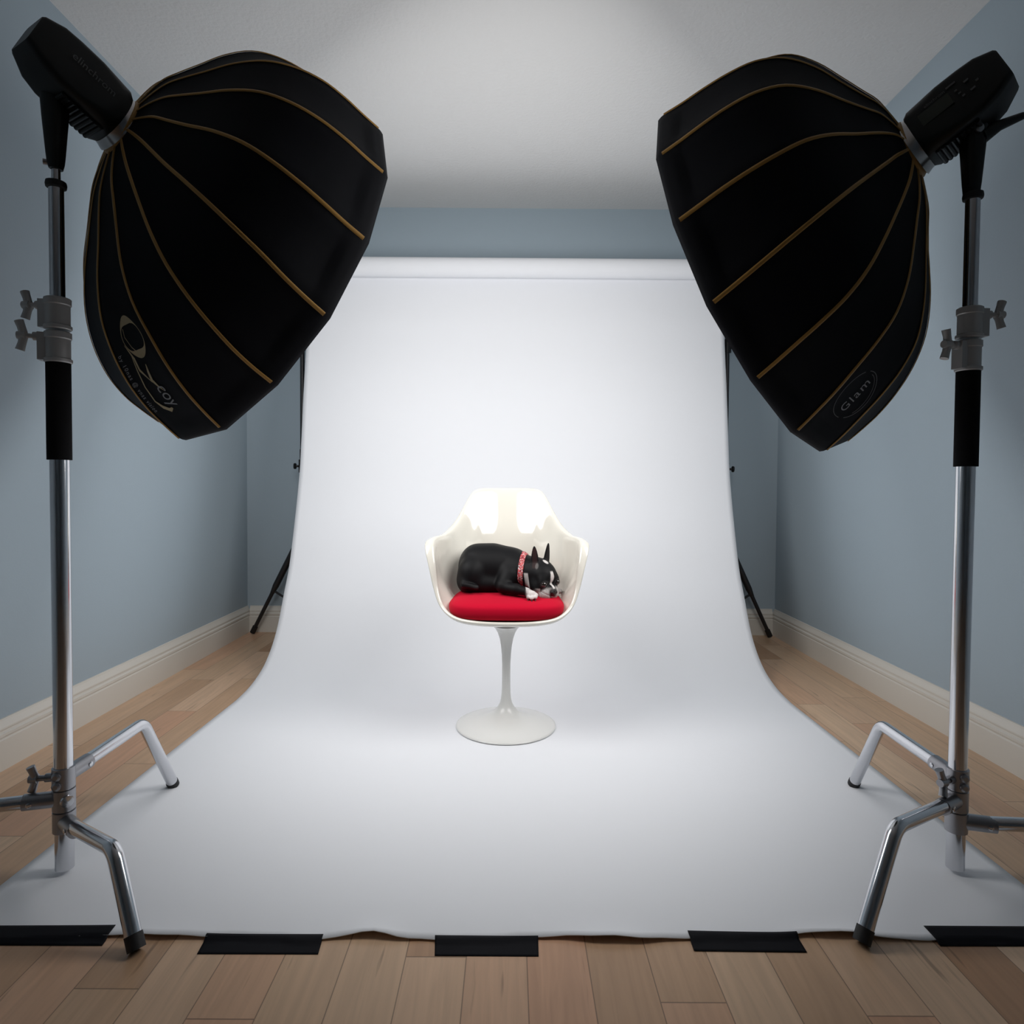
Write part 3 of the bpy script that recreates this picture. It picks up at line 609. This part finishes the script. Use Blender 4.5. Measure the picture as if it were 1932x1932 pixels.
PED = [(.1715, .0030), (.1722, .0045), (.1716, .0065), (.166, .009), (.145, .0145), (.115, .0215), (.085, .0310), (.060, .0420), (.042, .0535), (.030, .0660), (.0225, .0790), (.0180, .0940), (.0157, .115), (.0146, .145), (.0143, .18), (.0146, .215), (.0160, .25), (.0190, .28), (.0235, .305), (.0300, .325), (.0390, .341), (.0500, .350), (.0520, .3515)]
MB().lathe(PED, 96, None, CH).build('pedestal', M['lacquer'], chair, smooth=60)
MB().lathe([(.166, .0), (.168, .001), (.168, .003), (.10, .0032)], 96, None, CH).build('base_gasket', M['rubber'], chair)
MB().lathe([(.050, .3535), (.056, .3545), (.072, .360), (.090, .3655), (.10, .370), (.08, .374)], 64, None, CH).build('seat_mount', M['shell'], chair)

# ------------------------------------------------------------------ cushion
cx, cy = 0.0, -.035
rows = []
def cushion_pt(a, phi):
    c, s = math.cos(a), math.sin(a); e = .58
    X = math.copysign(abs(c) ** e, c); Y = math.copysign(abs(s) ** e, s)
    cp, sp_ = math.cos(phi), math.sin(phi); w = abs(cp) ** (.40 if sp_ > 0 else .26)
    back = .5 + .5 * Y
    hx = .197 - .016 * back; hy = .154
    z = .4335 + math.copysign(abs(sp_) ** .80, sp_) * (.0420 if sp_ > 0 else .0355)
    x, y = cx + X * w * hx, cy + Y * w * hy
    if sp_ > 0: z -= .013 * sp_ * min(1, max(0, (-y - .03) / .12))
    return CH + Vector((x, y, z))
for i in range(25):
    phi = -math.pi / 2 + math.pi * (i + .02) / 24.04
    rows.append([cushion_pt(2 * math.pi * k / 96, phi) for k in range(96)])
cu_ = MB().grid(rows, True, True, True).build('seat_cushion', M['red'], smooth=80)
tag(cu_, 'plump bright red seat cushion in the white armchair', 'cushion')
cu_.location = (0, 0, 0)

# ------------------------------------------------------------------ dog
DOG_PRIMS = [["e", [-0.1069, 0.02, 0.548], [0.062, 0.08, 0.081], 0.02, None], ["e", [-0.05, 0.02, 0.5535], [0.075, 0.08, 0.079], 0.03, None], ["e", [0.0161, 0.01, 0.5511], [0.062, 0.068, 0.068], 0.03, None], ["e", [0.0373, -0.03, 0.5348], [0.045, 0.045, 0.052], 0.025, None], ["c", [-0.1217, -0.01, 0.5067], [-0.004, -0.01, 0.5012], 0.05, 0.042, 0.02], ["c", [-0.1305, -0.045, 0.5031], [-0.0396, -0.045, 0.4978], 0.026, 0.02, 0.02], ["c", [0.0306, 0.0, 0.5488], [0.0822, -0.03, 0.542], 0.054, 0.046, 0.02], ["e", [-0.1219, -0.04, 0.5363], [0.044, 0.04, 0.05], 0.015, None], ["e", [-0.1405, -0.055, 0.5065], [0.02, 0.022, 0.02], 0.012, None], ["c", [-0.1427, -0.075, 0.5026], [-0.1001, -0.085, 0.4954], 0.011, 0.009, 0.006], ["e", [0.0014, -0.05, 0.5235], [0.028, 0.024, 0.04], 0.018, None], ["c", [0.0085, -0.055, 0.5313], [-0.0144, -0.075, 0.5026], 0.026, 0.022, 0.015], ["c", [-0.0144, -0.08, 0.4963], [0.0292, -0.1, 0.4927], 0.019, 0.0175, 0.01], ["c", [0.0292, -0.1, 0.4927], [0.0669, -0.116, 0.4867], 0.0175, 0.0135, 0.008], ["e", [0.0788, -0.12, 0.4797], [0.019, 0.014, 0.0125], 0.006, None], ["c", [0.0718, -0.122, 0.4774], [0.0697, -0.134, 0.4719], 0.0072, 0.0064, 0.003], ["c", [0.0837, -0.126, 0.4756], [0.0815, -0.138, 0.47], 0.0072, 0.0064, 0.003], ["c", [0.0959, -0.122, 0.4774], [0.0936, -0.134, 0.4719], 0.0072, 0.0064, 0.003], ["c", [0.0844, -0.02, 0.4974], [0.1587, -0.04, 0.4737], 0.02, 0.012, 0.012], ["e", [0.1769, -0.035, 0.4765], [0.012, 0.014, 0.009], 0.006, None], ["e", [0.1135, -0.0539, 0.5383], [0.05, 0.048, 0.049], 0.02, "H"], ["e", [0.1291, -0.0738, 0.5379], [0.034, 0.038, 0.03], 0.012, "H"], ["e", [0.1008, -0.076, 0.5035], [0.034, 0.026, 0.028], 0.014, "H"], ["e", [0.1208, -0.0978, 0.5273], [0.014, 0.017, 0.012], 0.01, "H"], ["e", [0.1181, -0.1016, 0.5127], [0.015, 0.015, 0.014], 0.01, "H"], ["e", [0.1265, -0.0897, 0.4775], [0.024, 0.022, 0.025], 0.008, "H"], ["e", [0.1416, -0.0441, 0.5071], [0.034, 0.026, 0.028], 0.014, "H"], ["e", [0.1554, -0.0707, 0.5304], [0.014, 0.017, 0.012], 0.01, "H"], ["e", [0.1613, -0.0678, 0.5165], [0.015, 0.015, 0.014], 0.01, "H"], ["e", [0.1516, -0.0701, 0.4797], [0.024, 0.022, 0.025], 0.008, "H"], ["e", [0.1458, -0.0904, 0.4959], [0.018, 0.016, 0.012], 0.008, "H"], ["e", [0.1365, -0.075, 0.463], [0.02, 0.022, 0.012], 0.006, "H"], ["c", [0.097, -0.0331, 0.5412], [0.0768, -0.03, 0.542], 0.044, 0.046, 0.02]]
HEAD_O = [0.115, -0.055, 0.5313]
HEAD_M = [[0.5995, -0.7293, -0.3297], [0.7857, 0.6148, 0.0686], [0.1527, -0.3002, 0.9416]]
EARS = [{'a': [0.0934, -0.082, 0.5562], 'b': [0.0897, -0.078, 0.6329], 'w': [0.9752, -0.2212, 0.0]}, {'a': [0.1375, -0.036, 0.5697], 'b': [0.1435, -0.042, 0.6401], 'w': [0.6222, 0.7828, 0.0]}]
COLLAR_C = [0.0573, -0.02, 0.5497]

HM = np.array(HEAD_M); HO = np.array(HEAD_O)
def sd_prim(p, P):
    if p[0] == 'e':
        q = P - np.array(p[1], np.float32)
        if p[4] == 'H': q = q @ HM.T.astype(np.float32)
        r = np.array(p[2], np.float32)
        k0 = np.sqrt(((q / r) ** 2).sum(-1)); k1 = np.sqrt(((q / (r * r)) ** 2).sum(-1)) + 1e-9
        return k0 * (k0 - 1) / k1, p[3]
    a = np.array(p[1], np.float32); b_ = np.array(p[2], np.float32); ba = b_ - a; pa = P - a
    h = np.clip((pa @ ba) / (ba @ ba), 0, 1)
    return np.sqrt(((pa - h[..., None] * ba) ** 2).sum(-1)) - (p[3] + (p[4] - p[3]) * h), p[5]
def sd_ear(e, P):
    a = np.array(e['a'], np.float32); b_ = np.array(e['b'], np.float32); w = np.array(e['w'], np.float32)
    ax_ = b_ - a; L = np.linalg.norm(ax_); ax_ = ax_ / L; w = w - ax_ * (w @ ax_); w /= np.linalg.norm(w); f = np.cross(ax_, w); f /= np.linalg.norm(f)
    if f[1] > 0: f = -f
    q = P - a; t = q @ ax_; x = q @ w; y = q @ f
    h = np.clip(t / L, 0, 1)
    r = .0158 * np.sqrt(np.clip(1 - h ** 1.9, 0, 1)) * (1 - .20 * h) + .0005
    y2 = (y + (x / (r + 1e-4)) ** 2 * .0 + .0045 - .009 * np.clip(1 - (x / (r + 1e-3)) ** 2, 0, 1) * -1 * (1 - h) * .6) * 2.6
    dt = t - h * L
    d = np.sqrt(x ** 2 + y2 ** 2 + dt ** 2) - r
    return d * .55, .006
def smin(a, b_, k):
    h = np.clip(.5 + .5 * (b_ - a) / k, 0, 1)
    return b_ * (1 - h) + a * h - k * h * (1 - h)
def dog_sdf(P):
    d = None
    for p in DOG_PRIMS:
        s, k = sd_prim(p, P); d = s if d is None else smin(d, s, k)
    for e in EARS:
        s, k = sd_ear(e, P); d = smin(d, s, k)
    # creases: under the belly fold and the mouth line
    q = (P - HO) @ HM.T.astype(np.float32)
    mouth = np.abs(q[..., 2] + .0400 - .010 * np.abs(q[..., 1]) / .03) - .0006
    md = np.maximum(mouth, .050 - q[..., 0])
    d = d + .0016 * np.exp(-(np.maximum(md, 0) / .0018) ** 2) * (q[..., 0] > .045)
    return d
def surface_nets(lo, hi, st):
    lo = np.array(lo); n3 = np.ceil((np.array(hi) - lo) / st).astype(int) + 1
    ax3 = [lo[i] + st * np.arange(n3[i]) for i in range(3)]
    D = np.empty(n3, np.float32)
    for i in range(n3[0]):
        g = np.stack(np.meshgrid([ax3[0][i]], ax3[1], ax3[2], indexing='ij'), -1).astype(np.float32)
        D[i] = dog_sdf(g)[0]
    S_ = D < 0
    c = np.zeros(n3 - 1, np.int8)
    for dx in (0, 1):
        for dy in (0, 1):
            for dz in (0, 1): c += S_[dx:n3[0] - 1 + dx, dy:n3[1] - 1 + dy, dz:n3[2] - 1 + dz]
    act = (c > 0) & (c < 8); idx = -np.ones(act.shape, int); I = np.argwhere(act); idx[act] = np.arange(len(I))
    acc = np.zeros((len(I), 3)); cnt = np.zeros(len(I))
    cor = [(a, b_, c_) for a in (0, 1) for b_ in (0, 1) for c_ in (0, 1)]
    for a in cor:
        for ax_ in range(3):
            if a[ax_]: continue
            b_ = list(a); b_[ax_] = 1
            da = D[I[:, 0] + a[0], I[:, 1] + a[1], I[:, 2] + a[2]]; db = D[I[:, 0] + b_[0], I[:, 1] + b_[1], I[:, 2] + b_[2]]
            m = (da < 0) != (db < 0); t = np.where(m, da / (da - db + 1e-12), 0)
            for k in range(3): acc[:, k] += np.where(m, a[k] + (t if k == ax_ else 0), 0)
            cnt += m
    V = lo + st * (I + acc / cnt[:, None]); F_ = []
    for ax_ in range(3):
        o1, o2 = [(1, 2), (2, 0), (0, 1)][ax_]
        sl0 = [slice(None)] * 3; sl1 = [slice(None)] * 3; sl0[ax_] = slice(0, -1); sl1[ax_] = slice(1, None)
        ch = np.argwhere(S_[tuple(sl0)] != S_[tuple(sl1)])
        ch = ch[(ch[:, o1] > 0) & (ch[:, o2] > 0) & (ch[:, o1] < n3[o1] - 1) & (ch[:, o2] < n3[o2] - 1)]
        q = []
        for d1, d2 in ((0, 0), (-1, 0), (-1, -1), (0, -1)):
            e = ch.copy(); e[:, o1] += d1; e[:, o2] += d2; q.append(idx[e[:, 0], e[:, 1], e[:, 2]])
        q = np.stack(q, 1); fl = ~S_[ch[:, 0], ch[:, 1], ch[:, 2]]
        q[fl] = q[fl][:, ::-1]; F_.append(q)
    F_ = np.concatenate(F_); F_ = F_[:, ::-1]
    return V, F_
V, F_ = surface_nets((-.182, -.162, .452), (.190, .110, .662), .0015)
P32 = V.astype(np.float32)
q = (P32 - HO.astype(np.float32)) @ HM.T.astype(np.float32)
f_, s_, u2 = q[:, 0], q[:, 1], q[:, 2]
rng = np.random.default_rng(3)
def sm(x, a, b_): t = np.clip((x - a) / (b_ - a), 0, 1); return t * t * (3 - 2 * t)
inhead = (np.linalg.norm(q, axis=1) < .095) & (f_ > -.03)
ns = (np.sin(V[:, 0] * 900 + V[:, 2] * 700) + np.sin(V[:, 1] * 1300 - V[:, 2] * 500)) * .0012
white = np.zeros(len(V))
# blaze from the crown down between the eyes to the nose
bw = .0065 + .004 * sm(-u2, .0, .03)
bw = .0045 + .0035 * np.clip(1 - np.abs(u2 - .020) / .022, 0, 1)
blaze = (1 - sm(np.abs(s_ - .0005 + ns * 0), bw * .8, bw * 1.15)) * (1 - sm(u2, .034, .039)) * sm(f_, .012, .03)
white = np.maximum(white, blaze * inhead)
# muzzle
mz = sm(f_ + .6 * (-u2 - .02), .048, .060) * sm(-u2, .008, .016) * inhead * .75
mz = np.maximum(mz, sm(-u2, .024, .036) * sm(f_, .022, .042) * inhead * .85)
mz = mz * (1 - .75 * (1 - sm(np.sqrt(((f_ - .072) / .015) ** 2 + (s_ / .017) ** 2 + ((u2 + .028) / .017) ** 2), .85, 1.3)))
white = np.maximum(white, mz)
# crown patch
cp_ = 1 - sm(np.linalg.norm(np.stack([(f_ - .004) / .012, (s_ - .004) / .008, (u2 - .051) / .012], 1), axis=1), .8, 1.2)
white = np.maximum(white, cp_ * .9)
# throat strip just in front of the collar
x_, y_, z_ = V[:, 0], V[:, 1], V[:, 2]
th = (1 - sm(np.abs(x_ - .0640 - (.535 - z_) * .14), .0055, .0080)) * sm(-y_, .05, .06) * sm(z_, .478, .486) * (1 - sm(z_, .541, .545))
white = np.maximum(white, th * .75)
# paws
pw = sm(x_, .058, .074) * (1 - sm(z_, .492, .498)) * sm(-y_, .10, .108) * (1 - sm(x_, .108, .112))
pw2 = sm(x_, .150, .158) * (1 - sm(z_, .492, .497)) * (f_ < .035)
white = np.maximum(white, np.maximum(pw * .95, pw2 * .6))
hf = sm(x_, -.128, -.118) * (1 - sm(x_, -.088, -.08)) * sm(-y_, .088, .098) * (1 - sm(z_, .527, .532))
white = np.maximum(white, hf * .04)
black = np.array([.0048, .0048, .0056]); wh = np.array([.68, .64, .62])
colr = black[None] * (1 - white[:, None]) + wh[None] * white[:, None]
# salt and pepper on the muzzle, thin brown skin inside the ears and round the eyes
sp = rng.random(len(V)) * (mz > .2) * (pw < .1)
colr *= (1 - .45 * sp)[:, None]
for e in EARS:
    a = np.array(e['a']); b_ = np.array(e['b']); w = np.array(e['w']); ax_ = b_ - a; L = np.linalg.norm(ax_); ax_ /= L; w = w - ax_ * (w @ ax_); w /= np.linalg.norm(w); fr = np.cross(ax_, w)
    if fr[1] > 0: fr = -fr
    d = V - a; t = d @ ax_ / L; x2 = d @ w; y2 = d @ fr
    ins = (t > .05) * (t < .9) * (1 - sm(np.abs(x2), .006, .010)) * sm(y2, -.0085, -.0065) * (y2 < .02)
    ins = ins * (e is EARS[0] and 1 or .2)
    colr = colr * (1 - ins[:, None]) + np.array([.026, .0125, .0125])[None] * ins[:, None]
    tuft = (1 - sm(np.linalg.norm(np.stack([(t - .12) / .16, (x2 - .008) / .006, (y2 - .004) / .012], 1), axis=1), .7, 1.2))
    if e is EARS[0]: colr = colr * (1 - .3 * tuft[:, None]) + np.array([.35, .33, .32])[None] * .3 * tuft[:, None]
for sgn_ in (-1, 1):
    dd = np.linalg.norm(q - np.array([.055, .0285 * sgn_, -.003], np.float32), axis=1)
    rr = sm(dd, .0095, .0115) * (1 - sm(dd, .0135, .0165)) * inhead * .13
    colr = colr * (1 - rr[:, None]) + np.array([.20, .18, .17])[None] * rr[:, None]
me = bpy.data.meshes.new('dog_body'); me.from_pydata((V + np.array(CH)).tolist(), [], F_.tolist())
bm = bmesh.new(); bm.from_mesh(me)
for _ in range(2): bmesh.ops.smooth_vert(bm, verts=bm.verts, factor=.5, use_axis_x=True, use_axis_y=True, use_axis_z=True)
bmesh.ops.recalc_face_normals(bm, faces=bm.faces); bm.to_mesh(me); bm.free(); me.shade_smooth()
ca = me.color_attributes.new('fur', 'FLOAT_COLOR', 'POINT')
ca.data.foreach_set('color', np.concatenate([colr, np.ones((len(V), 1))], 1).astype(np.float32).ravel())
fur = mat('short_fur', (.02, .02, .02), .52, spec=.17); hN = N(fur); at = hN.n('ShaderNodeAttribute'); at.attribute_name = 'fur'
hN.l(at.outputs['Color'], hN.b.inputs['Base Color'])
fur.node_tree.nodes['Principled BSDF'].inputs['Sheen Weight'].default_value = .0
bump(fur, 900, .35, .0012)
me.materials.append(fur)
dog = thing('dog', tuple(CH + Vector((0, 0, .468))), 'small black and white boston terrier lying with chin on the red cushion', 'dog')
ob = bpy.data.objects.new('dog_body', me); COL.objects.link(ob); ob.parent = dog; ob.matrix_parent_inverse = Matrix.Translation(-dog.location)
def hp(f, s, u): return CH + Vector(HO + HM.T @ np.array([f, s, u]))
FV, SV, UV = Vector(HM[0]), Vector(HM[1]), Vector(HM[2])
M['eye'] = mat('dark_eye', (.012, .006, .004), .05, coat=1.)
M['nose'] = bump(mat('black_nose', (.012, .011, .012), .38), 1500, .5, .0008)
M['claw'] = mat('dark_claw', (.03, .02, .018), .3)
def ellipsoid(c, r, axes, n=20):
    rows = []
    for i in range(n + 1):
        ph = math.pi * (i + .01) / (n + .02)
        rows.append([c + axes[0] * r[0] * math.cos(ph) + axes[1] * r[1] * math.sin(ph) * math.cos(a) + axes[2] * r[2] * math.sin(ph) * math.sin(a) for a in [k * math.tau / 28 for k in range(28)]])
    return MB().grid(rows, True, True, True)
for sgn_ in (-1, 1):
    ellipsoid(hp(.0495, .0290 * sgn_, -.003), (.0105, .0105, .0100), (FV, SV, UV)).build('eye', M['eye'], dog, smooth=80)
nz = ellipsoid(hp(.0710, 0, -.0265), (.0085, .0135, .0140), (FV, SV, UV))
for sgn_ in (-1, 1):
    o_ = ellipsoid(hp(.0735, .0070 * sgn_, -.0240), (.0060, .0060, .0058), (FV, SV, UV)); nz.add(o_.v, o_.f)
nz.build('nose', M['nose'], dog, smooth=80)
for x, y, z in ((.0688, -.1400, .4655), (.0812, -.1440, .4630), (.0932, -.1400, .4645)):
    c0 = CH + Vector((x, y, z)); MB().tube([c0 + Vector((0, .006, .0015)), c0, c0 + Vector((.001, -.004, -.0030))], [.0019, .0017, .0006], 10).build('claw', M['claw'], dog)
# collar: a patterned band hugging the neck
cc_ = np.array(COLLAR_C); an = np.array([.95, -.20, -.06]); an /= np.linalg.norm(an)
e1 = np.cross(an, [0, 0, 1]); e1 /= np.linalg.norm(e1); e2 = np.cross(e1, an)
def surf_r(c, d):
    ts = np.linspace(.02, .075, 56).astype(np.float32); pp = (c[None] + ts[:, None] * d[None]).astype(np.float32)
    v_ = dog_sdf(pp); k = np.argmax(v_ > 0); return float(ts[k]) if v_[k] > 0 else .06
rows = []; NA = 72
rad_ = {}
for j, off in enumerate((-.0085, .0085)):
    c = cc_ + an * off; rr = [min(.062, surf_r(c, math.cos(a) * e1 + math.sin(a) * e2)) for a in [k * math.tau / NA for k in range(NA)]]
    rr = [sum(rr[(k + d) % NA] for d in range(-3, 4)) / 7 for k in range(NA)]; rad_[j] = rr
for off, dr in ((-.0085, .0000), (-.0085, .0030), (-.003, .0042), (.003, .0042), (.0085, .0030), (.0085, .0000), (0, -.001)):
    f = (off + .0085) / .017
    rows.append([CH + Vector(cc_ + an * off + (rad_[0][k] * (1 - f) + rad_[1][k] * f + dr) * (math.cos(k * math.tau / NA) * e1 + math.sin(k * math.tau / NA) * e2)) for k in range(NA)])
rows.append(rows[0])
cm = mat('patterned_red_collar', (.5, .05, .06), .6); hN = N(cm)
tc = hN.n('ShaderNodeTexCoord'); vo = hN.n('ShaderNodeTexVoronoi'); vo.inputs['Scale'].default_value = 340; hN.l(tc.outputs['Object'], vo.inputs['Vector'])
rp = hN.n('ShaderNodeValToRGB'); el_ = rp.color_ramp.elements; rp.color_ramp.interpolation = 'CONSTANT'
el_[0].position = 0; el_[0].color = (.42, .035, .045, 1); el_[1].position = .84; el_[1].color = (.62, .50, .50, 1)
for p, c in ((.30, (.62, .16, .15, 1)), (.52, (.06, .010, .02, 1)), (.68, (.50, .05, .07, 1))):
    x = el_.new(p); x.color = c
sx_ = hN.n('ShaderNodeSeparateColor'); hN.l(vo.outputs['Color'], sx_.inputs[0]); hN.l(sx_.outputs[0], rp.inputs[0]); hN.l(rp.outputs[0], hN.b.inputs['Base Color'])
MB().grid(rows, True).build('collar', cm, dog, smooth=60)

for o in list(scene.objects):
    if o.type == 'MESH' and o.parent is None and 'label' not in o and 'kind' not in o: print('UNTAGGED', o.name)
